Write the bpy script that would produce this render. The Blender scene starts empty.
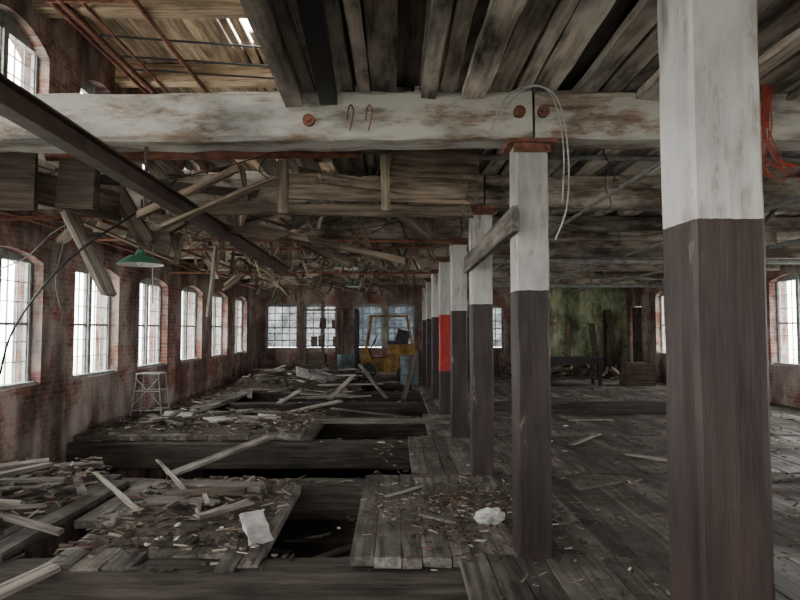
import bpy, bmesh, math, random
from mathutils import Vector, Matrix, noise
R = random.Random(7)
U = R.uniform

# ------------------------------------------------------------------ materials
def nt(name):
    m = bpy.data.materials.new(name); m.use_nodes = True
    t = m.node_tree; b = t.nodes["Principled BSDF"]
    return m, t, b
def N(t, typ, **kw):
    n = t.nodes.new(typ)
    for k, v in kw.items(): setattr(n, k, v)
    return n
def ramp(t, fac, stops, interp='LINEAR'):
    r = N(t, 'ShaderNodeValToRGB'); r.color_ramp.interpolation = interp
    e = r.color_ramp.elements
    while len(e) > 1: e.remove(e[-1])
    e[0].position = stops[0][0]; e[0].color = (*stops[0][1], 1)
    for p, c in stops[1:]:
        x = e.new(p); x.color = (*c, 1)
    t.links.new(fac, r.inputs[0]); return r.outputs[0]
def mix(t, fac, a, b, mode='MIX'):
    n = N(t, 'ShaderNodeMix', data_type='RGBA', blend_type=mode)
    for s, v in ((n.inputs[0], fac), (n.inputs[6], a), (n.inputs[7], b)):
        if hasattr(v, 'links'): t.links.new(v, s)
        elif isinstance(v, (int, float)): s.default_value = v
        else: s.default_value = (*v, 1)
    return n.outputs[2]
def noi(t, vec, scale=(1, 1, 1), s=1.0, detail=6, rough=.6):
    mp = N(t, 'ShaderNodeMapping'); mp.inputs['Scale'].default_value = scale
    t.links.new(vec, mp.inputs[0])
    n = N(t, 'ShaderNodeTexNoise'); n.inputs['Scale'].default_value = s
    n.inputs['Detail'].default_value = detail; n.inputs['Roughness'].default_value = rough
    t.links.new(mp.outputs[0], n.inputs['Vector']); return n.outputs[0]
def g3(v): return (v, v, v)

def wood(name, dark, light, var=.5, paint=None, pth=.5, soft=.06, rough=.85, stain=.25, dirt=None, split=None):
    m, t, b = nt(name)
    at = N(t, 'ShaderNodeAttribute', attribute_name='gl'); v = at.outputs['Vector']
    gr = noi(t, v, (1.3, 22, 22), 1.0, 7, .65)
    col = ramp(t, gr, [(.33, dark), (.64, light)])
    if paint:
        pn = noi(t, v, (1.6, 5, 5), 1.0, 9, .7)
        f = ramp(t, pn, [(pth - soft, g3(0)), (pth + soft, g3(1))])
        pc = mix(t, gr, tuple(c * .72 for c in paint), paint)
        if split:
            ge = N(t, 'ShaderNodeNewGeometry'); sp = N(t, 'ShaderNodeSeparateXYZ')
            t.links.new(ge.outputs['Position'], sp.inputs[0])
            w = noi(t, v, (4, 9, 9), 1.0, 3)
            ad = N(t, 'ShaderNodeMath', operation='MULTIPLY_ADD'); t.links.new(w, ad.inputs[0])
            ad.inputs[1].default_value = .02; t.links.new(sp.outputs[2], ad.inputs[2])
            cm = N(t, 'ShaderNodeMath', operation='GREATER_THAN'); t.links.new(ad.outputs[0], cm.inputs[0])
            cm.inputs[1].default_value = split[0] + .01
            low = mix(t, ramp(t, noi(t, v, (1.2, 7, 7), 1.0, 9, .7), [(.35, g3(0)), (.65, g3(1))]), tuple(c * .4 for c in split[1]), tuple(c * 1.35 for c in split[1]))
            if len(split) > 2:
                g2 = N(t, 'ShaderNodeMath', operation='GREATER_THAN'); t.links.new(sp.outputs[2], g2.inputs[0])
                g2.inputs[1].default_value = split[3]
                low = mix(t, g2.outputs[0], low, split[2])
            pc = mix(t, cm.outputs[0], low, pc)
            f2 = ramp(t, pn, [(.30, g3(0)), (.36, g3(1))])
            f = mix(t, cm.outputs[0], f2, f)
        col = mix(t, f, col, pc)
    st = noi(t, v, (.9, 2.5, 2.5), 1.0, 6)
    col = mix(t, 1.0, col, ramp(t, st, [(.34, g3(stain)), (.55, g3(1))]), 'MULTIPLY')
    ar = N(t, 'ShaderNodeAttribute', attribute_name='rnd')
    mr = N(t, 'ShaderNodeMapRange'); t.links.new(ar.outputs['Fac'], mr.inputs[0])
    mr.inputs[3].default_value = 1 - var; mr.inputs[4].default_value = 1 + var * .6
    hs = N(t, 'ShaderNodeHueSaturation'); t.links.new(mr.outputs[0], hs.inputs['Value']); t.links.new(col, hs.inputs['Color'])
    col = hs.outputs[0]
    if dirt:
        ge = N(t, 'ShaderNodeNewGeometry')
        dn = noi(t, ge.outputs['Position'], (1, 1, 1), .9, 9, .68)
        df = ramp(t, dn, [(.44, g3(0)), (.60, g3(.85))])
        dc = mix(t, noi(t, ge.outputs['Position'], (1, 1, 1), 30, 4), tuple(c * .4 for c in dirt), dirt)
        col = mix(t, df, col, dc)
        t.links.new(mix(t, df, g3(rough), g3(.97)), b.inputs['Roughness'])
    else: b.inputs['Roughness'].default_value = rough
    t.links.new(col, b.inputs['Base Color'])
    b.inputs['Specular IOR Level'].default_value = .3
    bp = N(t, 'ShaderNodeBump'); bp.inputs['Strength'].default_value = .6; bp.inputs['Distance'].default_value = .01
    t.links.new(gr, bp.inputs['Height']); t.links.new(bp.outputs[0], b.inputs['Normal'])
    return m
def plain(name, c, rough=.7, metal=0, var=.5, c2=None, s=9):
    m, t, b = nt(name)
    tc = N(t, 'ShaderNodeNewGeometry')
    n = noi(t, tc.outputs['Position'], (1, 1, 1), s, 6)
    t.links.new(ramp(t, n, [(.35, c2 or tuple(x * (1 - var) for x in c)), (.62, c)]), b.inputs['Base Color'])
    b.inputs['Roughness'].default_value = rough; b.inputs['Metallic'].default_value = metal
    return m
def brick(name, ax, green=.62, gx=None, dk=1.0, pl=.5):
    m, t, b = nt(name)
    ge = N(t, 'ShaderNodeNewGeometry'); sp = N(t, 'ShaderNodeSeparateXYZ'); t.links.new(ge.outputs['Position'], sp.inputs[0])
    cb = N(t, 'ShaderNodeCombineXYZ'); t.links.new(sp.outputs[ax], cb.inputs[0]); t.links.new(sp.outputs[2], cb.inputs[1])
    br = N(t, 'ShaderNodeTexBrick'); t.links.new(cb.outputs[0], br.inputs['Vector'])
    br.inputs['Scale'].default_value = 1; br.inputs['Brick Width'].default_value = .22
    br.inputs['Row Height'].default_value = .078; br.inputs['Mortar Size'].default_value = .009
    br.inputs['Mortar Smooth'].default_value = .3
    br.inputs['Color1'].default_value = (.30 * dk, .105 * dk, .07 * dk, 1); br.inputs['Color2'].default_value = (.15 * dk, .06 * dk, .046 * dk, 1)
    br.inputs['Mortar'].default_value = (.25 * dk, .21 * dk, .18 * dk, 1)
    p = ge.outputs['Position']
    f1 = ramp(t, noi(t, p, (1, 1, 1), 1.3, 12, .74), [(pl - .05, g3(0)), (pl + .05, g3(.9))])
    col = mix(t, f1, br.outputs[0], mix(t, .3, (.46 * dk, .41 * dk, .37 * dk), br.outputs[0]))
    gn = noi(t, p, (1, 1, .6), .8, 9, .7)
    if gx is not None:
        mr = N(t, 'ShaderNodeMapRange'); t.links.new(sp.outputs[0], mr.inputs[0]); mr.inputs[1].default_value = gx; mr.inputs[2].default_value = gx + 1.5
        mr.inputs[3].default_value = -.02; mr.inputs[4].default_value = .18
        ad = N(t, 'ShaderNodeMath', operation='ADD'); t.links.new(gn, ad.inputs[0]); t.links.new(mr.outputs[0], ad.inputs[1]); gn = ad.outputs[0]
    f2 = ramp(t, gn, [(green, g3(0)), (green + .07, g3(1))])
    col = mix(t, f2, col, mix(t, ramp(t, noi(t, p, (1, 1, .7), 2.2, 10, .78), [(.36, g3(0)), (.56, g3(1))]), (.06, .085, .025), (.50, .56, .34)))
    st = ramp(t, noi(t, p, (1.5, 1.5, .4), 1.2, 6), [(.36, g3(.25)), (.6, g3(1))])
    col = mix(t, 1.0, col, st, 'MULTIPLY')
    t.links.new(col, b.inputs['Base Color']); b.inputs['Roughness'].default_value = .92
    bp = N(t, 'ShaderNodeBump'); bp.inputs['Strength'].default_value = .7; bp.inputs['Distance'].default_value = .012
    iv = N(t, 'ShaderNodeMath', operation='SUBTRACT'); iv.inputs[0].default_value = 1; t.links.new(br.outputs['Fac'], iv.inputs[1])
    t.links.new(iv.outputs[0], bp.inputs['Height']); t.links.new(bp.outputs[0], b.inputs['Normal'])
    return m

M = {}
M['white'] = wood('whitewashed_timber', (.12, .078, .052), (.36, .28, .21), .12, (.55, .53, .48), .475, .06, stain=.3)
BR = (.037, .024, .021)
M['col'] = wood('painted_column', (.12, .095, .07), (.34, .30, .25), .08, (.55, .53, .50), .43, .05, rough=.5, stain=.45, split=(1.98, BR))
M['colnear'] = wood('painted_column_b', (.12, .095, .07), (.34, .30, .25), .08, (.50, .485, .46), .42, .05, rough=.5, stain=.5, split=(2.065, BR))
M['colred'] = wood('red_band_column', (.13, .10, .08), (.33, .29, .25), .08, (.50, .49, .47), .40, .05, rough=.6, stain=.6, split=(1.98, BR, (.36, .03, .025), .85))
M['beam'] = wood('weathered_beam', (.06, .043, .031), (.30, .235, .175), .4, (.55, .50, .43), .495, .06, stain=.25)
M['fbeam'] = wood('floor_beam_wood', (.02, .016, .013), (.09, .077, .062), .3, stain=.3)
M['deck'] = wood('floor_planks', (.055, .049, .042), (.29, .265, .23), .55, stain=.3, rough=.48, dirt=(.085, .07, .055))
M['ceil'] = wood('ceiling_planks', (.11, .084, .063), (.60, .52, .43), .6, (.66, .61, .54), .50, .09, stain=.09)
M['lath'] = wood('splinter_wood', (.07, .052, .038), (.38, .30, .225), .6, stain=.25)
M['roof'] = wood('roof_boards', (.22, .15, .085), (.68, .53, .37), .4, stain=.35)
M['plank'] = wood('scrap_boards', (.08, .066, .053), (.34, .305, .265), .7, stain=.3)
M['dkplank'] = wood('dark_boards', (.035, .026, .019), (.17, .13, .10), .5, stain=.35)
M['steel'] = plain('rusty_steel', (.08, .048, .036), .6, .2, .6)
M['rust'] = plain('rust_red', (.22, .085, .05), .8, 0, .7)
M['black'] = plain('black_iron', (.018, .02, .024), .5, .3)
M['frame'] = plain('window_frame_paint', (.30, .31, .30), .7, 0, .4)
M['wire'] = plain('white_wire', (.45, .45, .42), .5)
M['grey'] = plain('grey_pipe', (.24, .24, .23), .6, 0, .5)
M['redwire'] = plain('red_wire', (.35, .04, .02), .5)
M['green'] = plain('green_enamel', (.06, .24, .15), .3, 0, .4)
M['enamel'] = plain('white_enamel', (.75, .75, .72), .3, 0, .1)
M['yellow'] = plain('faded_yellow_paint', (.27, .15, .035), .8, 0, .75, s=4)
M['drum'] = plain('drum_paint', (.06, .09, .10), .6, .2, .6, s=6)
M['plaster'] = plain('plaster', (.50, .49, .46), .9, 0, .5)
M['dirt'] = plain('dirt', (.075, .057, .042), .98, 0, .7, s=14)
M['concrete'] = plain('basement_dirt', (.05, .045, .04), .9, 0, .6, s=2)
M['ground'] = plain('outside_ground', (.66, .66, .60), .95, 0, .2, s=.5)
M['brick_y'] = brick('brick_side', 1, .64, None, 1.0, .49); M['brick_x'] = brick('brick_end', 0, .54, 5.0, .85)
M['brick_r'] = brick('brick_mossy', 1, .57, None, .9)
m, t, b = nt('rubble_chips')
a = N(t, 'ShaderNodeAttribute', attribute_name='rnd')
c = ramp(t, a.outputs['Fac'], [(0, (.035, .026, .019)), (.35, (.075, .056, .04)), (.6, (.14, .11, .08)), (.82, (.12, .055, .038)), (.87, (.27, .235, .19)), (.97, (.55, .53, .5))], 'CONSTANT')
t.links.new(c, b.inputs['Base Color']); b.inputs['Roughness'].default_value = .9; M['chip'] = m
def glass(name, tr, col):
    m = bpy.data.materials.new(name); m.use_nodes = True; t = m.node_tree; t.nodes.clear()
    o = N(t, 'ShaderNodeOutputMaterial'); mx = N(t, 'ShaderNodeMixShader'); a = N(t, 'ShaderNodeBsdfTransparent')
    a.inputs[0].default_value = (.96, .98, .98, 1)
    d = N(t, 'ShaderNodeBsdfPrincipled'); d.inputs['Base Color'].default_value = (*col, 1); d.inputs['Roughness'].default_value = .15
    ge = N(t, 'ShaderNodeNewGeometry'); f = ramp(t, noi(t, ge.outputs['Position'], (1, 1, 1), 3, 5), [(.3, g3(tr * .55)), (.75, g3(min(.99, tr * 1.5)))])
    t.links.new(f, mx.inputs[0]); t.links.new(a.outputs[0], mx.inputs[1]); t.links.new(d.outputs[0], mx.inputs[2])
    t.links.new(mx.outputs[0], o.inputs[0]); return m
M['glass'] = glass('grimy_glass', .08, (.35, .36, .33))
def pglass(name, lo, hi):
    m, t, b = nt(name); ge = N(t, 'ShaderNodeNewGeometry')
    t.links.new(ramp(t, noi(t, ge.outputs['Position'], (1, 1, 1), 4, 5), [(.35, (.09, .10, .10)), (.65, (.30, .32, .31))]), b.inputs['Base Color'])
    b.inputs['Roughness'].default_value = .3
    mx = N(t, 'ShaderNodeMixShader'); tr = N(t, 'ShaderNodeBsdfTranslucent')
    t.links.new(ramp(t, noi(t, ge.outputs['Position'], (1, 1, 1), 2, 5), [(.35, lo), (.65, hi)]), tr.inputs[0])
    mx.inputs[0].default_value = .5; out = t.nodes['Material Output']
    t.links.new(b.outputs[0], mx.inputs[1]); t.links.new(tr.outputs[0], mx.inputs[2]); t.links.new(mx.outputs[0], out.inputs[0]); return m
M['dglass'] = pglass('painted_glass', (.04, .044, .048), (.19, .205, .215))
M['bglass'] = pglass('blue_dirty_glass', (.010, .013, .017), (.035, .045, .056))

# ------------------------------------------------------------------ mesh builder
class MB:
    def __init__(s): s.v = []; s.f = []; s.gl = []; s.rn = []; s.mi = []
    def add(s, vs, fs, gl=None, rnd=None, mi=0):
        o = len(s.v); r = U(0, 1) if rnd is None else rnd
        s.v += [tuple(x) for x in vs]
        s.gl += [tuple(x) for x in (gl or vs)]
        s.rn += [r] * len(vs)
        s.f += [tuple(i + o for i in f) for f in fs]; s.mi += [mi] * len(fs)
    def timber(s, p0, p1, w, h, segs=4, jit=.004, br=0.0, sag=0.0, roll=0.0, cham=0.0, rnd=None, mi=0):
        p0 = Vector(p0); p1 = Vector(p1); ax = p1 - p0; L = ax.length; ax.normalize()
        up = Vector((0, 0, 1)) if abs(ax.z) < .9 else Vector((0, 1, 0))
        sd = ax.cross(up).normalized(); up = sd.cross(ax).normalized()
        if roll:
            q = Matrix.Rotation(roll, 3, ax); sd = q @ sd; up = q @ up
        a, c = w / 2, h / 2
        if cham: cs = [(-a + cham, -c), (a - cham, -c), (a, -c + cham), (a, c - cham), (a - cham, c), (-a + cham, c), (-a, c - cham), (-a, -c + cham)]
        else: cs = [(-a, -c), (a, -c), (a, c), (-a, c)]
        n = len(cs); vs = []; gl = []; off = Vector((U(0, 50), U(0, 50), U(0, 50)))
        for i in range(segs + 1):
            u = i / segs
            for (x, y) in cs:
                d = u * L
                if br and i == 0: d += U(0, br)
                if br and i == segs: d -= U(0, br)
                pt = p0 + ax * d + sd * (x + U(-jit, jit)) + up * (y + U(-jit, jit))
                pt.z -= sag * 4 * u * (1 - u)
                vs.append(pt); gl.append(off + Vector((d, x, y)))
        fs = [tuple(range(n))[::-1], tuple(segs * n + k for k in range(n))]
        for i in range(segs):
            for k in range(n):
                k2 = (k + 1) % n
                fs.append((i * n + k, i * n + k2, (i + 1) * n + k2, (i + 1) * n + k))
        s.add(vs, fs, gl, rnd, mi)
    def box(s, lo, hi, mi=0, rnd=None):
        x0, y0, z0 = lo; x1, y1, z1 = hi
        vs = [(x0, y0, z0), (x1, y0, z0), (x1, y1, z0), (x0, y1, z0), (x0, y0, z1), (x1, y0, z1), (x1, y1, z1), (x0, y1, z1)]
        s.add(vs, [(0, 3, 2, 1), (4, 5, 6, 7), (0, 1, 5, 4), (1, 2, 6, 5), (2, 3, 7, 6), (3, 0, 4, 7)], mi=mi, rnd=rnd)
    def tube(s, pts, r, n=8, mi=0):
        pts = [Vector(p) for p in pts]; vs = []; m = len(pts)
        for i, p in enumerate(pts):
            d = (pts[min(i + 1, m - 1)] - pts[max(i - 1, 0)]).normalized()
            u = Vector((0, 0, 1)) if abs(d.z) < .95 else Vector((0, 1, 0))
            a = d.cross(u).normalized(); b2 = a.cross(d)
            rr = r[i] if isinstance(r, (list, tuple)) else r
            for k in range(n):
                t = 2 * math.pi * k / n; vs.append(p + a * math.cos(t) * rr + b2 * math.sin(t) * rr)
        fs = [tuple(range(n)), tuple((m - 1) * n + k for k in range(n))]
        for i in range(m - 1):
            for k in range(n):
                k2 = (k + 1) % n; fs.append((i * n + k, i * n + k2, (i + 1) * n + k2, (i + 1) * n + k))
        s.add(vs, fs, mi=mi)
    def prism(s, prof, y0, y1, mi=0):
        n = len(prof); vs = [(x, y0, z) for x, z in prof] + [(x, y1, z) for x, z in prof]
        s.add(vs, [tuple(range(n)), tuple(range(n, 2 * n))[::-1]] + [(k, (k + 1) % n, (k + 1) % n + n, k + n) for k in range(n)], mi=mi)
    def done(s, name, mats, parent=None, smooth=False):
        me = bpy.data.meshes.new(name); me.from_pydata(s.v, [], s.f)
        a = me.attributes.new('gl', 'FLOAT_VECTOR', 'POINT'); a.data.foreach_set('vector', [c for v in s.gl for c in v])
        a = me.attributes.new('rnd', 'FLOAT', 'POINT'); a.data.foreach_set('value', s.rn)
        for mm in mats: me.materials.append(M[mm])
        me.polygons.foreach_set('material_index', s.mi)
        bm = bmesh.new(); bm.from_mesh(me); bmesh.ops.recalc_face_normals(bm, faces=bm.faces); bm.to_mesh(me); bm.free()
        if smooth: me.polygons.foreach_set('use_smooth', [True] * len(me.polygons))
        ob = bpy.data.objects.new(name, me); bpy.context.scene.collection.objects.link(ob)
        if parent: ob.parent = parent
        return ob
def empty(name, loc=(0, 0, 0)):
    e = bpy.data.objects.new(name, None); bpy.context.scene.collection.objects.link(e); e.empty_display_size = .1
    return e
def curve_pts(ctrl, n=6):
    out = []; c = [Vector(p) for p in ctrl]
    for i in range(len(c) - 1):
        p0 = c[max(i - 1, 0)]; p1 = c[i]; p2 = c[i + 1]; p3 = c[min(i + 2, len(c) - 1)]
        for k in range(n):
            t = k / n
            out.append(.5 * ((2 * p1) + (p2 - p0) * t + (2 * p0 - 5 * p1 + 4 * p2 - p3) * t * t + (3 * p1 - p0 - 3 * p2 + p3) * t ** 3))
    out.append(c[-1]); return out

XL, XR, YF, YB = -5.1, 8.7, 22.5, -5.0
ZB, ZT = -3.5, 6.85
COLY = [2.145, 4.62, 7.12, 9.62, 12.12, 14.62, 17.12, 19.62]

# ------------------------------------------------------------------ walls + windows
def PL(a, d, z): return (XL - d, a, z)
def PR(a, d, z): return (XR + d, a, z)
def PF(a, d, z): return (a, YF + d, z)
def PB(a, d, z): return (a, YB - d, z)
def pbox(mb, P, a0, a1, d0, d1, z0, z1, mi=0):
    p = P(a0, d0, z0); q = P(a1, d1, z1)
    mb.box([min(p[i], q[i]) for i in range(3)], [max(p[i], q[i]) for i in range(3)], mi)
def wall(name, P, A0, A1, ops, mat, th=.42):
    mb = MB(); br = sorted({A0, A1, *[o[0] for o in ops], *[o[1] for o in ops]})
    for a0, a1 in zip(br, br[1:]):
        am = (a0 + a1) / 2; zs = ZB
        for o in sorted([o for o in ops if o[0] < am < o[1]], key=lambda o: o[2]):
            pbox(mb, P, a0, a1, 0, th, zs, o[2]); zs = o[3]
        pbox(mb, P, a0, a1, 0, th, zs, ZT)
    for (a0, a1, z0, z1, rise) in ops:
        if rise:
            n = 10
            for i in range(n):
                u0 = i / n; u1 = (i + 1) / n
                f = lambda u: z1 - rise * (2 * u - 1) ** 2
                x0 = a0 + (a1 - a0) * u0; x1 = a0 + (a1 - a0) * u1
                vs = [P(x0, 0, f(u0)), P(x1, 0, f(u1)), P(x1, 0, z1), P(x0, 0, z1), P(x0, th, f(u0)), P(x1, th, f(u1)), P(x1, th, z1), P(x0, th, z1)]
                mb.add(vs, [(0, 1, 2, 3), (4, 7, 6, 5), (0, 4, 5, 1)])
    return mb.done(name, [mat])
wn = [0]
def window(P, o, nx=3, twin=True, gm='glass', broken=.3):
    a0, a1, z0, z1, rise = o; wn[0] += 1; mb = MB()
    d0, d1 = .16, .24
    pbox(mb, P, a0, a0 + .05, d0, d1, z0, z1); pbox(mb, P, a1 - .05, a1, d0, d1, z0, z1)
    pbox(mb, P, a0, a1, d0 - .1, d1, z0, z0 + .05); pbox(mb, P, a0, a1, d0, d1, z1 - .06 - rise * .6, z1)
    bays = [(a0 + .05, a1 - .05)]
    if twin:
        c = (a0 + a1) / 2; pbox(mb, P, c - .05, c + .05, d0 - .02, d1, z0, z1)
        bays = [(a0 + .05, c - .05), (c + .05, a1 - .05)]
    zt = z1 - .06 - rise * .6; zm = (z0 + zt) / 2
    mw = .006 if gm == 'glass' else .014
    for b0, b1 in bays:
        pbox(mb, P, b0, b1, d0 + .02, d1 - .02, zm - .02, zm + .02)
        pbox(mb, P, b0, b0 + .02, d0 + .02, d1 - .02, z0, zt); pbox(mb, P, b1 - .02, b1, d0 + .02, d1 - .02, z0, zt)
        for k in range(1, nx):
            x = b0 + (b1 - b0) * k / nx; pbox(mb, P, x - mw, x + mw, d0 + .03, d1 - .03, z0, zt)
        nz = 6
        for k in range(1, nz):
            if k == 3: continue
            z = z0 + .06 + (zt - z0 - .06) * k / nz; pbox(mb, P, b0, b1, d0 + .03, d1 - .03, z - mw, z + mw)
        for i in range(nx):
            for k in range(nz):
                if U(0, 1) < broken: continue
                x0 = b0 + (b1 - b0) * i / nx; x1 = b0 + (b1 - b0) * (i + 1) / nx
                q0 = z0 + .06 + (zt - z0 - .06) * k / nz; q1 = z0 + .06 + (zt - z0 - .06) * (k + 1) / nz
                mb.add([P(x0, .2, q0), P(x1, .2, q0), P(x1, .2, q1), P(x0, .2, q1)], [(0, 1, 2, 3)], mi=1)
    mb.done('window_%d' % wn[0], ['frame', gm])
def portal(P, a0, a1, z0, z1, d=.6):
    l = bpy.data.lights.new('sky_portal', 'AREA'); l.shape = 'RECTANGLE'; l.cycles.is_portal = True
    l.size = a1 - a0 ; l.size_y = z1 - z0
    ob = bpy.data.objects.new('sky_portal', l); bpy.context.scene.collection.objects.link(ob)
    c = Vector(P((a0 + a1) / 2, d, (z0 + z1) / 2)); inn = Vector(P((a0 + a1) / 2, 0, (z0 + z1) / 2)) - c
    ob.location = c; ob.rotation_euler = inn.to_track_quat('-Z', 'Y').to_euler()
opsL = []
for k in range(-5, 6):
    a = 7.2 + 2.4 * k
    opsL += [(a, a + 1.52, .89, 2.78, .14), (a, a + 1.52, 4.1, 5.95, .28)]
wall('wall_left', PL, YB, YF + .4, opsL, 'brick_y')
for o in opsL: window(PL, o, 3)
opsR = []
for a, w in [(-2, 1.5), (2.8, 1.5), (7.6, 1.5), (9.95, 1.5), (12.35, 1.5), (17.05, 1.5), (19.2, .75)]:
    opsR += [(a, a + w, .87, 2.92, .14)]
opsR.append((21.1, 22.2, -.06, 2.5, 0))
wall('wall_right', PR, YB, YF + .4, opsR, 'brick_r')
for o in opsR[:-1]: window(PR, o, 3, o[1] - o[0] > 1)
opsF = [(-4.85, -3.65, .95, 2.65, .1), (-3.4, -2.2, .95, 2.65, .1), (-1.5, -.45, .95, 2.65, .1), (-.3, .75, .95, 2.65, .1), (3.0, 4.1, .95, 2.6, .1), (5.0, 5.45, 1.0, 2.6, 0)]
wall('wall_far', PF, XL, XR, opsF, 'brick_x')
for i, o in enumerate(opsF): window(PF, o, 4, False, 'bglass' if i in (2, 3) else 'dglass', 0)
opsB = [(-4.6, -2.2, .3, 3.0, .1), (-1.2, .6, .3, 3.0, .1), (1.6, 3.4, .3, 3.0, .1), (-4.6, -2.2, 4.0, 6.0, .1)]
wall('wall_rear', PB, XL - .4, XR + .4, opsB, 'brick_x')
for o in opsB: window(PB, o, 5)
mb = MB(); pbox(mb, PR, 21.12, 22.18, .1, .16, -.05, 2.48)
for z in (.3, 1.2, 2.1): pbox(mb, PR, 21.2, 22.1, .06, .1, z, z + .14)
mb.done('door_1', ['dkplank'])
for o in opsL + opsR[:-1]:
    portal(PL if o in opsL else PR, o[0], o[1], o[2], o[3])
for o in opsB: portal(PB, o[0], o[1], o[2], o[3])

# ------------------------------------------------------------------ columns
for i, y in enumerate(COLY):
    x = [1.142, 1.04, 1.02][min(i, 2)]
    mb = MB()
    mb.timber((x, y, 0.0), (x, y, 3.10 if i else 3.12), .25, .25, 14, .003, cham=.014, rnd=.5)
    mb.done('timber_column', ['colnear' if i == 0 else 'colred' if i == 4 else 'col'])
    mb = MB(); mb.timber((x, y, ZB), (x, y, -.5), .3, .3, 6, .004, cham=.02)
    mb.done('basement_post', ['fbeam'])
    if i:
        mb = MB(); mb.box((x - .18, y - .17, 3.10), (x + .18, y + .17, 3.13))
        mb.box((x - .14, y - .145, 3.03), (x + .14, y - .132, 3.10)) 
        for dx in (-.11, .11): mb.tube([(x + dx, y - .18, 3.06), (x + dx, y - .13, 3.06)], .016, 8)
        mb.done('column_cap_plate', ['rust'])

# ------------------------------------------------------------------ beams
for i, y in enumerate(COLY):
    mb = MB()
    dz = -.06 if i == 1 else U(-.03, .03)
    mb.timber((XL, y, 3.32 + dz), (1.04, y, 3.32), .32, .37, 30, .009, cham=.025, rnd=.5)
    mb.timber((1.06, y, 3.32), (XR, y, 3.32 - .02), .32, .37, 30, .009, cham=.025, rnd=.45)
    mb.done('ceiling_beam', ['white' if i in (0, 1) else 'beam'])
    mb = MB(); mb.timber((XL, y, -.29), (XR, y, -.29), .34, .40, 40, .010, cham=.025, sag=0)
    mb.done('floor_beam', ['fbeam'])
mb = MB()
for (x, z) in [(-.65, 3.26), (.94, 3.33), (1.12, 3.33)]:
    mb.tube([(x, 4.462, z), (x, 4.435, z)], .046, 16); mb.tube([(x, 4.436, z), (x, 4.41, z)], .02, 6)
mb.done('beam_bolt_washers', ['rust'])
mb = MB()
for x in (-.36, -.22):
    mb.tube(curve_pts([(x, 4.45, 3.26), (x + .01, 4.42, 3.33), (x + .03, 4.40, 3.36), (x + .05, 4.42, 3.31), (x + .02, 4.43, 3.17)], 4), .005, 6)
mb.done('iron_hooks', ['rust'])

# ------------------------------------------------------------------ roof
mb = MB()
for y in [YB + k * 2.5 + .9 for k in range(0, 11)]:
    mb.timber((XL, y, 6.36), (XR, y, 6.36), .28, .34, 14, .008, cham=.02)
mb.done('roof_beams', ['roof'])
mb = MB(); x = XL - .3
while x < XR + .3:
    w = U(.16, .24); hz = -2.9 < x < -1.9
    for (a, c) in [(-5.3, -1), (-1, 3.4), (3.4, 7.2), (7.2, 8.4), (8.4, 12.2), (12.2, 17.2), (17.2, 22.8)]:
        a2 = a + (U(-.1, .1) if not hz else 0); c2 = c
        g = .006
        if hz and a == 8.4: g = U(.02, .06)
        if hz and a == 8.4 and -2.6 < x < -2.2: a2 = 9.6
        mb.timber((x + w / 2, a2, 6.56 + U(-.012, .012)), (x + w / 2, c2 - U(0, .02), 6.56), w - g, .04, 3, .002)
    x += w
mb.done('roof', ['roof'])
mb = MB(); mb.box((-1.6, YB - .4, 6.6), (XR + .5, YF + .4, 6.66)); mb.box((XL - .5, YB - .4, 6.6), (-1.6, 8.2, 6.66)); mb.box((XL - .5, 10.2, 6.6), (-1.6, YF + .4, 6.66))
mb.box((XL - .5, 8.2, 6.6), (-3.0, 10.2, 6.66))
mb.done('roof_covering', ['black'])
mb = MB(); mb.tube([(-4.55, -4.8, 6.15), (-4.55, 22.3, 6.15)], .045); mb.tube([(-4.72, -4.8, 6.165), (-4.72, 22.3, 6.165)], .03); mb.tube([(-4.3, -4.8, 6.17), (-4.3, 22.3, 6.17)], .025)
mb.tube([(-3.55, -4.8, 6.155), (-3.55, 22.3, 6.155)], .04); 
for y in (3.7, 8, 13, 18): mb.tube([(-4.75, y, 6.14), (-3.5, y, 6.14)], .02)
mb.done('sprinkler_pipes', ['rust'])
mb = MB()
for yy in (9.0, 9.7, 10.2): mb.tube([(-4.5, yy, 6.17), (-1.2, yy + .5, 6.17)], .018)
mb.done('conduit_pipes', ['black'])

# ------------------------------------------------------------------ ceiling deck
mb = MB(); 
bays = [(-4.9, 2.145), (2.145, 4.62)] + list(zip(COLY[1:], COLY[2:] + [22.45]))
for bi, (a, c) in enumerate(bays):
    x = -5.05
    while x < XR:
        w = U(.11, .22)
        if x + w > XR: w = XR - x
        z = 3.54 + U(-.025, .03)
        skip = False; y0, y1 = a, c
        if bi <= 1 and x < -.78: skip = True
        if bi == 2 and x < -.6:
            y0 = a + .24
            if x < -2.9: skip = U(0, 1) < .55
            else:
                skip = U(0, 1) < .35; 
                if U(0, 1) < .3: y1 = c - U(.4, 1.2)
        if bi > 2 and x < .5:
            skip = U(0, 1) < .3
            if U(0, 1) < .25: y0 = a + U(.3, 1.5)
        if bi > 2 and x > .5 and U(0, 1) < .02: skip = True
        if bi == 1 and U(0, 1) < .06: skip = True
        if not skip:
            mb.timber((x + w / 2, y0, z), (x + w / 2 + U(-.015, .015), y1, z + U(-.01, .01)), w - U(.008, .03), .07, 8, .006, br=.05 if (y0 != a or y1 != c) else 0)
        x += w
x = -.7
while x < XR:
    w = U(.2, .3); mb.timber((x + w / 2, -4.9, 3.64), (x + w / 2, 22.4, 3.64), w + .01, .04, 3, .002, rnd=.0); x += w
mb.done('ceiling', ['ceil'])
mb = MB()
for (x, w, h) in [(.62, .17, .07), (.25, .1, .06), (1.9, .2, .06), (2.45, .12, .05), (3.0, .16, .06)]:
    mb.timber((x, 2.31, 3.46), (x + U(-.05, .05), 4.46, 3.45), w, h, 8, .006, br=.06, rnd=U(.5, 1))
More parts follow.
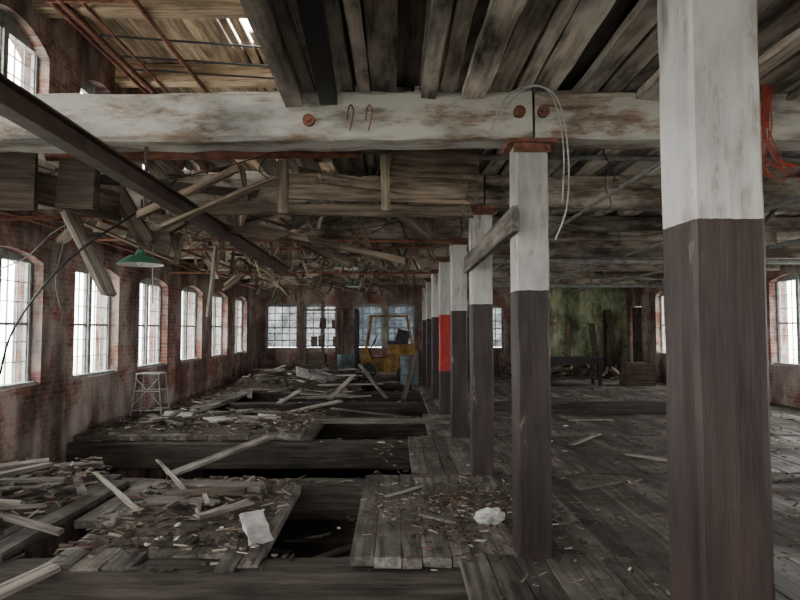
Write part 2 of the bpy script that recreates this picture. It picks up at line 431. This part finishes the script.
mb.timber((-.72, 2.0, 3.45), (-.76, 4.46, 3.44), .12, .16, 8, .012, rnd=.3)
mb.done('ceiling_battens', ['ceil'])
mb = MB(); mb.timber((-.42, 2.33, 3.44), (-.50, 4.44, 3.42), .13, .09, 2, 0); mb.done('steel_channel', ['black'])

# ------------------------------------------------------------------ hanging timbers between beams
mb = MB()
T = mb.timber
T((-1.26, 6.3, 3.20), (.82, 6.35, 3.16), .05, .27, 8, .008, br=.1, rnd=.8)
T((-.05, 5.9, 3.38), (.85, 5.9, 3.33), .05, .33, 5, .006, br=.05, rnd=.6)
T((-2.6, 6.6, 3.02), (.9, 6.65, 3.0), .06, .12, 6, .01, br=.2)
T((-1.17, 6.2, 3.45), (-1.17, 6.22, 2.9), .11, .05, 3, .004)
T((-.1, 5.8, 3.5), (-.09, 5.82, 2.85), .09, .05, 3, .004)
T((-3.0, 5.6, 3.42), (.5, 5.5, 3.45), .07, .1, 6, .01)
mb.done('loose_header_boards', ['lath'])
mb = MB(); T = mb.timber
T((-3.9, 5.0, 2.95), (-2.98, 5.0, 2.93), .05, .50, 4, .006, br=.05)
T((-2.93, 5.15, 2.95), (-2.55, 5.15, 2.93), .05, .42, 3, .006, br=.05)
T((-3.6, 4.9, 3.0), (-2.85, 6.2, 2.95), .05, .3, 3, .006)
mb.done('hanging_board_panel', ['dkplank'])
mb = MB(); T = mb.timber
T((-3.30, 5.9, 3.0), (-2.88, 6.1, 2.0), .05, .27, 6, .006, br=.14, rnd=.8)
mb.done('fallen_ceiling_plank', ['plank'])
mb = MB(); T = mb.timber
T((-3.0, 6.2, 3.3), (-2.55, 6.2, 2.55), .09, .16, 5, .01, br=.1)
T((-2.9, 6.4, 2.72), (-2.35, 6.4, 2.63), .2, .13, 3, .02, br=.1)
T((-2.75, 6.5, 2.6), (-2.15, 6.3, 2.85), .08, .07, 3, .01, br=.1)
T((-3.6, 6.9, 3.1), (-1.2, 6.8, 2.72), .08, .09, 5, .01, br=.2)
mb.done('broken_joist_tangle', ['dkplank'])
mb = MB(); mb.timber((-2.66, 8.9, 2.95), (-2.80, 9.0, 1.85), .03, .13, 4, .004, br=.06, rnd=.9); mb.done('hanging_slat', ['plank'])
mb = MB()
for k in range(250):
    y = U(6.6, 21); x = U(-3.8, .7) if U(0, 1) < .85 else U(1.5, 7); L = U(.2, .95); an = U(-1.0, 1.0)
    top = Vector((x, y, 3.5)) ; d = Vector((math.sin(an) * U(.3, 1.3), U(-.4, .4), -1)).normalized()
    mb.timber(top, top + d * L, U(.02, .08), U(.012, .03), 3, .008, br=.08)
for k in range(130):
    y = U(4.9, 21); x = U(-4.0, -.5); L = U(.8, 2.6)
    z = 3.14 + U(-.1, .3)
    mb.timber((x, y, z), (max(-5, x + L * U(-.7, 1)), y + L * U(-.3, .8), z + U(-.55, .2)), U(.03, .14), U(.02, .09), 3, .008, br=.1)
mb.done('splintered_lath_debris', ['lath'])
mb = MB(); mb.timber((.885, 4.35, 2.50), (.86, 7.25, 2.46), .05, .19, 6, .004, rnd=.4); mb.done('column_brace_plank', ['plank'])

mb = MB()
p0 = Vector((-1.98, 2.0, 2.88)); p1 = Vector((-1.83, 10.2, 2.66))
for (dx, dz, w, h) in [(0, .065, .11, .014), (0, -.065, .11, .014), (0, 0, .014, .13)]:
    mb.timber(p0 + Vector((dx, 0, dz)), p1 + Vector((dx, 0, dz)), w, h, 6, 0)
mb.done('overhead_rail', ['steel'])
mb = MB()
for y in (4.62, 7.12, 9.62):
    z = 2.88 - .22 * (y - 2) / 8.2 + .07
    x = -1.98 + .15 * (y - 2) / 8.2
    mb.tube([(x, y, z), (x, y, 3.15)], .015)
mb.done('rail_hangers', ['steel'])
mb = MB(); mb.tube([(-3.1, 5.3, 3.22), (-.35, 5.45, 3.30)], .038, 10); mb.tube([(-.35, 5.45, 3.30), (-.35, 5.45, 3.5)], .038, 10)
mb.tube([(-5.0, 8.6, 2.98), (.9, 8.6, 2.95)], .025); mb.tube([(-5.0, 13.4, 2.95), (.9, 13.4, 2.95)], .025)
mb.tube([(-4.6, 4.9, 3.08), (-4.6, 22, 3.04)], .03); mb.tube([(.3, 6.9, 3.06), (.3, 22, 3.02)], .022)
mb.tube([(-.55, 8.0, 2.98), (-.45, 22, 2.95)], .03); mb.tube([(-3.2, 9.2, 2.9), (.6, 9.3, 2.97)], .02)
mb.tube([(-4.9, 5.7, 2.7), (-2.7, 6.9, 3.02)], .022); mb.tube([(-3.4, 6.9, 2.95), (-3.1, 15, 2.85)], .025)
mb.tube([(-4.2, 4.85, 3.06), (-4.2, 16, 3.0)], .02); mb.tube([(-1.4, 7.3, 3.05), (-1.2, 20, 2.98)], .02)
mb.done('steam_pipes', ['rust'])
mb = MB(); mb.tube([(.6, 6.1, 3.46), (8.6, 6.1, 3.44)], .03); mb.tube([(1.2, 11.0, 2.95), (8.6, 11.0, 2.93)], .05, 10)
mb.tube([(1.2, 16.0, 2.85), (8.6, 16.0, 2.85)], .05); mb.tube([(4.2, 4.9, 3.05), (4.2, 22, 3.0)], .03)
mb.tube([(2.2, 4.9, 3.07), (2.2, 22, 3.0)], .02); mb.tube([(6.2, 4.9, 3.05), (6.2, 22, 3.0)], .04)
mb.done('water_pipes', ['grey'])
for y, z in [(8.3, 2.96), (10.9, 2.9), (13.3, 2.92)]:
    mb = MB(); mb.timber((1.3, y, z + .2), (8.6, y, z + .18), .1, .18, 8, .01, rnd=.1); mb.done('cross_joist', ['beam'])
mb = MB(); mb.tube(curve_pts([(-4.3, 6.6, 1.2), (-3.9, 6.2, 1.72), (-3.1, 5.7, 2.35), (-2.42, 5.9, 2.93), (-2.2, 6, 3.2)], 5), .012, 6)
mb.done('black_cable', ['black'])
mb = MB(); mb.tube(curve_pts([(-4.9, 7, 2.3), (-4.1, 6.6, 2.45), (-3.7, 6.6, 2.8), (-3.2, 6.8, 3.1)], 5), .007, 6)
mb.tube(curve_pts([(-3.5, 6.2, 3.1), (-3.42, 6.2, 2.7), (-3.5, 6.2, 2.2), (-3.44, 6.2, 1.9)], 5), .005, 6)
mb.tube([(-3.0, 7.4, 3.1), (-2.98, 7.4, 2.0)], .008)
mb.done('hanging_cord', ['grey'])
mb = MB()
for (x, y, L) in [(-1.1, 5.2, .5), (-.2, 6.9, .7), (-1.9, 8.1, .9), (.5, 8.3, .8), (-.6, 10.3, 1.0), (2.4, 6.7, .5), (3.3, 8.8, .6), (-2.2, 11.8, 1.0), (-2.6, 5.4, .6), (-.7, 7.6, .9), (-1.5, 9.1, .7), (.2, 9.4, .9), (1.9, 5.3, .5), (4.1, 7.4, .7)]:
    mb.tube(curve_pts([(x, y, 3.5), (x + U(-.05, .05), y, 3.5 - L * .4), (x + U(-.15, .15), y, 3.5 - L * .8), (x + U(-.1, .1), y, 3.5 - L)], 4), .006, 5)
for (xa, ya, xb, yb, s) in [(-3.5, 5.2, -.8, 5.0, .3), (-2.2, 7.4, .8, 7.3, .35), (-3.5, 10, .6, 9.9, .4), (1.4, 7.5, 4.5, 8.0, .35)]:
    mb.tube(curve_pts([(xa, ya, 3.25), ((3 * xa + xb) / 4, ya, 3.25 - s * .75), ((xa + xb) / 2, (ya + yb) / 2, 3.25 - s), ((xa + 3 * xb) / 4, yb, 3.25 - s * .7), (xb, yb, 3.25)], 5), .006, 5)
mb.done('dangling_wires', ['black'])
mb = MB()
mb.tube(curve_pts([(.72, 4.40, 3.18), (.82, 4.36, 3.40), (1.02, 4.34, 3.49), (1.20, 4.34, 3.38), (1.27, 4.34, 3.0), (1.26, 4.34, 2.6), (1.17, 4.34, 2.34)], 6), .006, 6)
mb.tube(curve_pts([(.78, 4.42, 3.28), (.95, 4.34, 3.46), (1.14, 4.32, 3.42), (1.23, 4.32, 3.05), (1.22, 4.32, 2.62)], 6), .005, 6)
mb.done('white_electrical_cable', ['wire'])
mb = MB()
for k in range(12):
    x = 2.74 + U(-.1, .1)
    mb.tube(curve_pts([(x, 4.35, 3.5), (x + U(-.05, .05), 4.35, 3.2), (x + U(-.12, .12), 4.35, 2.95), (x + U(0, .25), 4.36, 2.8 + U(-.1, .1))], 4), .005, 5)
mb.done('red_wire_bundle', ['redwire'])

def lamp(x, y, z, r, top):
    e = empty('pendant_lamp')
    prof = [(.03, .16), (.05, .12), (.07, .10), (.35 * r / .22 * .3, .09), (r * .75, .05), (r, 0)]
    n = 28; vs = []; fs = []
    for rr, h in prof:
        for k in range(n): t = 2 * math.pi * k / n; vs.append((x + rr * math.cos(t), y + rr * math.sin(t), z + h))
    for i in range(len(prof) - 1):
        for k in range(n): k2 = (k + 1) % n; fs.append((i * n + k, i * n + k2, (i + 1) * n + k2, (i + 1) * n + k))
    mb = MB(); mb.add(vs, fs); mb.done('shade', ['green'], e, True)
    vs2 = [(v[0], v[1], v[2] - .006) for v in vs]
    mb = MB(); mb.add(vs2, fs); mb.done('shade_lining', ['enamel'], e, True)
    mb = MB(); mb.tube([(x, y, z + .14), (x, y, top)], .011); mb.tube([(x, y, z + .12), (x, y, z + .2)], .03, 10); mb.done('stem', ['black'], e)
    mb = MB(); mb.tube([(x, y, z + .10), (x, y, z + .06), (x, y, z + .02), (x, y, z - .02)], [.015, .03, .035, .012], 10); mb.done('bulb', ['enamel'], e, True)
lamp(-2.76, 6.5, 2.39, .24, 3.1); lamp(-1.0, 12.12, 2.92, .25, 3.16); lamp(-1.2, 17.12, 2.9, .25, 3.16)

# ------------------------------------------------------------------ floor deck
mb = MB()
def deck(x0, x1, y0, y1, z=-.04, rag0=.0, rag1=.0, miss=0., tilt=0.):
    x = x0
    while x < x1 - .03:
        w = min(U(.14, .23), x1 - x)
        if U(0, 1) >= miss:
            a = y0 + U(0, rag0); c = y1 - U(0, rag1)
            mb.timber((x + w / 2, a, z + U(-.006, .006) - tilt), (x + w / 2, c, z + U(-.006, .006)), w - U(.004, .014), .075, 5, .003, br=.04)
        x += w
deck(.48, XR, -4.9, 2.15); deck(.48, XR, 2.16, 4.62, rag1=.02)
deck(-.34, XR, 4.50, 7.1, rag0=.03, rag1=.05)
deck(-2.62, -1.02, 4.45, 6.95, z=-.05, rag0=.35, rag1=.3, tilt=.05)
deck(-5.1, -3.0, 4.6, 7.2, z=-.05, rag0=.3, rag1=.3, miss=.1)
deck(-2.95, -2.65, 5.6, 7.1, z=-.10)
deck(.2, XR, 7.12, 9.62, rag0=.02)
deck(-5.1, -1.3, 9.62, 12.1, rag1=.3, miss=.05)
deck(.55, XR, 9.63, 12.1)
deck(.7, 2.3, 12.12, 14.6); deck(2.3, 6.0, 12.9, 14.6, rag0=.5); deck(6.0, XR, 12.12, 14.6)
deck(-5.1, -4.0, 12.12, 14.6, rag0=.3)
deck(.7, XR, 14.63, 17.1); deck(-5.1, -3.9, 14.62, 17.1)
deck(.5, XR, 17.13, 19.6); deck(-5.1, -1.0, 17.13, 19.6, miss=.2, rag1=.4)
deck(-5.1, XR, 19.63, 22.45, miss=.05)
mb.done('floor', ['deck'])
mb = MB(); mb.box((XL - .4, YB - .4, ZB - .1), (XR + .4, YF + .4, ZB)); mb.done('basement_floor', ['concrete'])
mb = MB(); mb.box((-90, -90, ZB - .3), (90, 110, ZB - .12)); mb.done('outside_ground', ['ground'])

def board(name, p0, p1, w, h, mat='plank', roll=0., rnd=None, **k):
    mb = MB(); mb.timber(p0, p1, w, h, 6, .004, br=.05, roll=roll, rnd=rnd, **k); return mb.done(name, [mat])
board('loose_plank', (-2.1, 11.0, .02), (1.0, 10.9, .03), .2, .06, 'plank', rnd=.4)
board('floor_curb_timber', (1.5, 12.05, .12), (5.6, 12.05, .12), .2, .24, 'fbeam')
board('loose_plank', (-2.62, 7.1, .0), (-1.95, 9.4, .02), .15, .035, 'plank', rnd=.95)
board('loose_plank', (-2.9, 3.7, -.12), (-2.45, 4.5, -.03), .16, .03, 'plank', rnd=.8)
board('loose_plank', (-4.6, 6.5, .16), (-3.3, 6.95, .16), .16, .04, 'plank', rnd=.4)
board('loose_plank', (-4.9, 6.1, .2), (-3.9, 6.9, .2), .18, .04, 'plank', rnd=.5)
board('loose_plank', (-2.35, 6.5, .03), (-1.35, 6.35, .035), .2, .07, 'plank', rnd=.3)
board('loose_plank', (-2.3, 6.05, .05), (-1.5, 6.2, .06), .12, .05, 'dkplank', rnd=.4)
board('loose_plank', (-1.75, 5.35, .04), (-1.35, 5.8, .06), .1, .03, 'plank', rnd=.9)
board('loose_plank', (-3.3, 6.7, .12), (-2.35, 5.6, .03), .05, .02, 'plank', rnd=1)
board('loose_plank', (-2.7, 6.9, .22), (-2.1, 6.2, .02), .04, .02, 'plank', rnd=.9)
board('loose_plank', (-3.9, 5.3, .22), (-2.7, 5.0, .03), .09, .03, 'plank', rnd=.5)
board('loose_plank', (-1.6, 14.6, -.02), (-1.2, 16.9, .35), .12, .04, 'plank', rnd=1)
board('loose_plank', (-2.2, 17.2, .1), (-.3, 17.0, .15), .14, .04, 'plank', rnd=.7)
board('loose_plank', (-2.4, 12.2, -.04), (-1.3, 14.5, -.03), .14, .04, 'plank', rnd=.9)
board('leaning_board', (-.2, 14.7, 0), (-.9, 15.2, .8), .12, .03, 'plank', rnd=.5)
board('leaning_board', (.2, 15.1, -.1), (.55, 15.3, 1.1), .12, .03, 'dkplank')
def sheet(name, c, w, l, rot, th=.02):
    mb = MB(); mt = Matrix.Translation(c) @ Matrix.Rotation(rot[2], 4, 'Z') @ Matrix.Rotation(rot[1], 4, 'Y') @ Matrix.Rotation(rot[0], 4, 'X')
    n = 4; vs = []; fs = []
    for s in (-1, 1):
        for i in range(n + 1):
            for j in range(n + 1):
                e = .012 if (i in (0, n) or j in (0, n)) else 0
                vs.append(mt @ Vector((w * (i / n - .5) + U(-e, e), l * (j / n - .5) + U(-e, e), s * th / 2)))
    m2 = (n + 1) ** 2
    for i in range(n):
        for j in range(n):
            a = i * (n + 1) + j; q = (a, a + 1, a + n + 2, a + n + 1); fs.append(q[::-1]); fs.append(tuple(x + m2 for x in q))
    ring = [i * (n + 1) for i in range(n + 1)] + [n * (n + 1) + j for j in range(1, n + 1)] + [i * (n + 1) + n for i in range(n - 1, -1, -1)] + [j for j in range(n - 1, 0, -1)]
    for k in range(len(ring)):
        a, b2 = ring[k], ring[(k + 1) % len(ring)]; fs.append((a, b2, b2 + m2, a + m2))
    mb.add(vs, fs); return mb.done(name, ['plaster'])
sheet('plaster_sheet', (-1.13, 4.98, .08), .19, .36, (.4, .0, .5))
sheet('plaster_sheet', (-2.45, 17.6, .35), .9, .5, (.5, .3, .4))
sheet('plaster_sheet', (-2.0, 18.0, .25), .5, .9, (.3, -.4, 1.4))
sheet('plaster_sheet', (-3.1, 10.6, .12), .4, .3, (.1, .05, .8))
sheet('plaster_sheet', (-4.0, 11.2, .12), .5, .3, (.1, .1, .2))
sheet('plaster_sheet', (-2.3, 10.9, .12), .3, .2, (.2, .1, .2))

def mound(mb, x0, x1, y0, y1, h, base=-.01):
    nx = max(4, int((x1 - x0) / .06)); ny = max(4, int((y1 - y0) / .06)); vs = []; fs = []
    for i in range(nx + 1):
        for j in range(ny + 1):
            x = x0 + (x1 - x0) * i / nx; y = y0 + (y1 - y0) * j / ny
            e = min(i, nx - i, 6) / 6 * min(j, ny - j, 6) / 6
            n = noise.noise(Vector((x * 1.3, y * 1.3, 3))) * .6 + .45 + noise.noise(Vector((x * 5, y * 5, 1))) * .3
            vs.append((x + U(-.02, .02), y + U(-.02, .02), base + max(0, h * n) * e - .01))
    for i in range(nx):
        for j in range(ny): a = i * (ny + 1) + j; fs.append((a, a + 1, a + ny + 2, a + ny + 1))
    mb.add(vs, fs, rnd=.35)
mb = MB()
mound(mb, -5.08, -3.3, 4.7, 7.2, .28); mound(mb, -4.9, -1.4, 9.7, 12.0, .14)
mound(mb, -2.5, -1.1, 4.9, 6.8, .07, -.03); mound(mb, -5.0, -1.1, 17.2, 22, .35)
mound(mb, .0, 1.3, 4.9, 6.6, .04, -.018)
mb.done('dirt_pile', ['dirt'])
mb = MB()
def chips(n, x0, x1, y0, y1, z0, z1, s=1., lo=0, g=False):
    for _ in range(n):
        x = R.gauss((x0 + x1) / 2, (x1 - x0) / 5) if g else U(x0, x1); y = R.gauss((y0 + y1) / 2, (y1 - y0) / 5) if g else U(y0, y1)
        L = U(.03, .2) * s; an = U(0, math.pi); z = U(z0, z1)
        d = Vector((math.cos(an), math.sin(an), U(-.25, .25))) * L
        p = Vector((x, y, z)); w = U(.006, .03) * s
        mb.timber(p - d / 2, p + d / 2, w * (1 + (L < .07)), w * U(.3, .9), 1, .004 * s, rnd=U(lo, 1))
chips(900, -5.0, -3.2, 4.7, 7.1, .0, .2, .9); chips(600, -2.6, -1.05, 4.6, 6.9, -.02, .03, .8)
chips(800, -5.0, -1.4, 9.7, 12.05, .0, .12, 1.1); chips(350, -5.0, -1.0, 17.2, 21.8, .05, .3, 1.8)
chips(150, -5.0, -4.1, 12.2, 17, 0, .08, 1.3)
chips(1000, -.3, 1.9, 4.5, 7.0, .0, .02, .55, g=True)
chips(1300, -.3, 7, 4.5, 9.5, .0, .012, .55); chips(600, .6, 5, 2.6, 4.6, .0, .01, .3); chips(500, .6, 8, 9.7, 17, .0, .02, .8)
for y in COLY[1:]: chips(60, -5, .8, y - .15, y + .15, -.085, -.06, .8)
mb.done('rubble_scatter', ['chip'])
mb = MB()
def scrap(n, x0, x1, y0, y1, z0, z1, L0, L1, w=.1):
    for _ in range(n):
        an = U(0, math.pi); L = U(L0, L1); x = U(x0, x1); y = U(y0, y1); z = U(z0, z1)
        d = Vector((math.cos(an), math.sin(an) , U(-.12, .12))) * L / 2
        mb.timber(Vector((x, y, z)) - d, Vector((x, y, z)) + d, U(.3, 1) * w, U(.015, .04), 3, .005, br=.05)
scrap(26, -4.3, -3.4, 4.9, 6.9, .08, .24, .4, 1.2, .12); scrap(12, -2.2, -1.4, 5.4, 6.6, .02, .06, .3, .8, .09)
scrap(26, -4.2, -2.1, 10.2, 11.7, .04, .16, .3, 1.2); scrap(60, -4.0, -1.2, 17.7, 19.3, .15, .5, .4, 1.8, .16)
scrap(16, -3.9, -.5, 14.9, 16.9, -.06, .0, .6, 2.2, .16)
scrap(16, -3.9, -.3, 12.5, 14.3, -.5, -.1, .8, 2.2, .14)
mb.done('scrap_lumber_pile', ['plank'])
mb = MB()
for (x, y, L, an) in [(2.2, 6.5, .7, .5), (3.4, 7.8, .9, 2.4), (1.8, 8.6, .6, 1.2), (4.6, 6.8, .8, .2), (2.9, 9.2, 1.2, .9), (5.2, 10.5, 1.0, 2.7), (3.6, 11.1, .9, .1), (.1, 6.3, .6, .8), (.4, 5.4, .45, 2.5)]:
    d = Vector((math.cos(an), math.sin(an), 0)) * L / 2; c = Vector((x, y, .018)); mb.timber(c - d, c + d, U(.03, .1), .022, 3, .003, br=.05)
mb.done('scattered_slats', ['plank'])
mb = MB()
for _ in range(60):
    x = U(-4.0, -.3); y = U(2.5, 17); L = U(.5, 2.5); an = U(-1.2, 1.2); z = ZB + U(.02, .5)
    mb.timber((x, y, z), (min(.7, x + L * math.cos(an)), y + L * math.sin(an), z + U(-.1, .5)), U(.08, .25), .04, 3, .006)
mb.done('basement_lumber', ['plank'])

me = bpy.data.meshes.new('crumpled_paper'); bm = bmesh.new(); bmesh.ops.create_icosphere(bm, subdivisions=3, radius=.5)
for v in bm.verts:
    n = noise.noise(v.co * 4) * .35 + noise.noise(v.co * 11) * .2
    v.co *= 1 + n; v.co.x *= .25; v.co.y *= .2; v.co.z *= .15
bm.to_mesh(me); bm.free(); me.materials.append(M['plaster']); o = bpy.data.objects.new('crumpled_paper', me)
o.location = (.83, 5.3, .06); bpy.context.scene.collection.objects.link(o)

# ------------------------------------------------------------------ furniture / objects
mb = MB()
X0, Y0 = -4.55, 11.3
for dx, dy in [(-.25, -.2), (.25, -.2), (-.25, .2), (.25, .2)]:
    mb.tube([(X0 + dx * 1.15, Y0 + dy * 1.1, .02), (X0 + dx * .8, Y0 + dy * .8, .86)], .011)
for z, f in [(.2, 1.07), (.55, .92), (.86, .8)]:
    q = [(X0 - .25 * f, Y0 - .2 * f, z), (X0 + .25 * f, Y0 - .2 * f, z), (X0 + .25 * f, Y0 + .2 * f, z), (X0 - .25 * f, Y0 + .2 * f, z)]
    for k in range(4): mb.tube([q[k], q[(k + 1) % 4]], .009)
mb.tube([(X0 - .25, Y0 - .2, .3), (X0 + .22, Y0 - .18, .8)], .008); mb.tube([(X0 + .25, Y0 - .2, .3), (X0 - .22, Y0 - .18, .8)], .008)
mb.box((X0 - .22, Y0 - .18, .86), (X0 + .22, Y0 + .18, .875))
mb.done('metal_stand', ['grey'])
def bench(x, y, w, d, h):
    mb = MB(); mb.box((x - w / 2, y - d / 2, h - .06), (x + w / 2, y + d / 2, h))
    for sx in (-1, 1):
        for sy in (-1, 1): mb.box((x + sx * (w / 2 - .06) - .04, y + sy * (d / 2 - .06) - .04, 0), (x + sx * (w / 2 - .06) + .04, y + sy * (d / 2 - .06) + .04, h - .06))
    mb.box((x - w / 2 + .05, y - d / 2 + .03, h - .2), (x + w / 2 - .05, y - d / 2 + .06, h - .06)); mb.box((x - w / 2 + .05, y - .2, .2), (x + w / 2 - .05, y + .2, .24))
    mb.done('workbench', ['black'])
bench(5.3, 18.2, 1.7, .8, .85)
mb = MB()
for _ in range(70):
    an = U(0, 3.14); L = U(.3, 1.4); x = R.gauss(6.0, 1.0); y = R.gauss(20.5, .5); z = U(.02, .75) * max(.1, 1 - abs(x - 6.0) / 2)
    mb.timber((x, y, z), (min(8.5, x + L * math.cos(an)), min(22.2, y + L * math.sin(an) * .5), max(.02, z + U(-.3, .4))), U(.04, .2), U(.02, .1), 2, .01)
mb.done('scrap_heap', ['dkplank'])
mb = MB()
for x in (4.6, 4.9, 6.3, 7.4, 7.65, 8.1):
    mb.timber((x, 21.9, 0), (x + U(-.25, .25), 22.42, U(1.6, 2.6)), U(.1, .22), .04, 3, .004, br=.05)
for x in (-2.1, -1.95, -1.75):
    mb.timber((x, 21.9, 0), (x + U(-.15, .15), 22.42, U(1.6, 2.5)), U(.1, .18), .04, 3, .004, br=.05)
mb.done('leaning_boards', ['dkplank'])
def drum(x, y, tilt=0):
    mb = MB(); zs = [0, .02, .28, .30, .32, .56, .58, .60, .86, .88]; rs = [.28, .29, .285, .3, .285, .285, .3, .285, .29, .28]
    mb.tube([(x + tilt * z, y, z + .0) for z in zs], rs, 24); mb.tube([(x + tilt * .88 + .12, y, .88), (x + tilt * .88 + .12, y, .90)], .03, 8)
    mb.done('oil_drum', ['drum'])
drum(.45, 18.5); drum(-1.55, 19.2); drum(7.9, 16.0)
def crate(x, y, w, d, h, z=0):
    mb = MB(); k = 4
    for i in range(k):
        z0 = z + h * i / k; z1 = z0 + h / k - .02
        mb.box((x, y, z0), (x + w, y + .02, z1)); mb.box((x, y + d - .02, z0), (x + w, y + d, z1)); mb.box((x, y + .02, z0), (x + .02, y + d - .02, z1)); mb.box((x + w - .02, y + .02, z0), (x + w, y + d - .02, z1))
    for px in (x - .02, x + w): mb.box((px, y - .02, z), (px + .02, y + .05, z + h)); mb.box((px, y + d - .05, z), (px + .02, y + d + .02, z + h))
    mb.box((x + .02, y + .02, z), (x + w - .02, y + d - .02, z + .02)); mb.done('wooden_crate', ['dkplank'])
crate(-2.9, 18.3, .8, .6, .6); crate(-2.7, 18.35, .5, .5, .4, .61); crate(6.9, 17.8, .8, .6, .7)
# old forklift parked in front of the far wall (side-on)
e = empty('forklift'); FX, FY = -.35, 19.9
mb = MB()
mb.prism([(FX - .75, .28), (FX + .85, .28), (FX + 1.05, .45), (FX + 1.08, 1.0), (FX + .9, 1.18), (FX + .15, 1.18), (FX + .05, .72), (FX - .42, .72), (FX - .55, 1.05), (FX - .75, 1.05)], FY, FY + 1.05)
mb.done('body', ['yellow'], e)
mb = MB()
for y in (FY + .05, FY + 1.0):
    mb.tube([(FX - .62, y, 1.03), (FX - .45, y, 2.12)], .03); mb.tube([(FX + .95, y, 1.1), (FX + .75, y, 2.12)], .03)
mb.box((FX - .48, FY + .02, 2.1), (FX + .8, FY + .07, 2.16)); mb.box((FX - .48, FY + .98, 2.1), (FX + .8, FY + 1.03, 2.16))
for k in range(6): x = FX - .46 + k * .24; mb.box((x, FY + .05, 2.11), (x + .04, FY + 1.0, 2.15))
mb.done('overhead_guard', ['yellow'], e)
mb = MB()
for y in (FY + .15, FY + .82):
    mb.box((FX - 1.0, y, .08), (FX - .88, y + .08, 2.35))
for z in (.3, 1.2, 2.28): mb.box((FX - .98, FY + .15, z), (FX - .9, FY + .9, z + .08))
mb.tube([(FX - .92, FY + .52, .3), (FX - .92, FY + .52, 1.9)], .04, 10)
for y in (FY + .22, FY + .7): mb.box((FX - 1.06, y, .08), (FX - 1.0, y + .1, .6)); mb.box((FX - 1.9, y, .08), (FX - 1.0, y + .1, .12))
mb.done('mast_and_forks', ['black'], e)
mb = MB()
for x, r in ((FX - .55, .29), (FX + .65, .25)):
    for y in (FY - .02, FY + .87): 
        mb.tube([(x, y, r), (x, y + .03, r), (x, y + .17, r), (x, y + .2, r)], [r * .85, r, r, r * .85], 20)
mb.done('wheels', ['black'], e)
mb = MB(); mb.box((FX + .1, FY + .3, 1.18), (FX + .55, FY + .78, 1.28)); mb.timber((FX + .55, FY + .54, 1.2), (FX + .68, FY + .54, 1.65), .46, .08, 2, .0, cham=.02)
mb.tube([(FX - .5, FY + .54, 1.0), (FX - .3, FY + .54, 1.35)], .02)
mb.tube([(FX - .3 + .06 * math.cos(t), FY + .54 + .17 * math.sin(t), 1.35 + .15 * math.cos(t)) for t in [k * math.pi / 8 for k in range(17)]], .014, 6)
mb.done('seat_and_wheel', ['black'], e)
mb = MB()
for x in (-3.1, -2.4, -1.75):
    for y in (19.6, 20.1): mb.box((x, y, .02), (x + .05, y + .05, 2.6))
for z in (.5, 1.1, 1.7, 2.3): mb.box((-3.1, 19.6, z), (-1.7, 20.15, z + .04))
for k in range(9):
    x = -3.0 + U(0, 1.1); z = [.54, 1.14, 1.74][k % 3]; mb.box((x, 19.68, z), (x + U(.1, .22), 19.95, z + U(.12, .35)))
mb.done('storage_rack', ['steel'])
mb = MB(); mb.box((2.0, 21.7, 0), (2.9, 22.4, 2.1))
mb.box((2.03, 21.67, .1), (2.43, 21.7, 2.05)); mb.box((2.47, 21.67, .1), (2.87, 21.7, 2.05)); mb.tube([(2.42, 21.65, 1), (2.42, 21.65, 1.2)], .012)
mb.done('metal_cabinet', ['black'])

# ------------------------------------------------------------------ world, camera
w = bpy.data.worlds.new('overcast_sky'); bpy.context.scene.world = w; w.use_nodes = True
bg = w.node_tree.nodes['Background']; bg.inputs[0].default_value = (1.0, .985, .965, 1); bg.inputs[1].default_value = 18.0
cam = bpy.data.cameras.new('camera'); cam.sensor_width = 36; cam.lens = 27; cam.clip_start = .05; cam.clip_end = 300
co = bpy.data.objects.new('camera', cam); bpy.context.scene.collection.objects.link(co)
co.location = (0, 0, 1.69); co.rotation_euler = (math.radians(90 + 2.77), 0, math.radians(-.48))
bpy.context.scene.camera = co
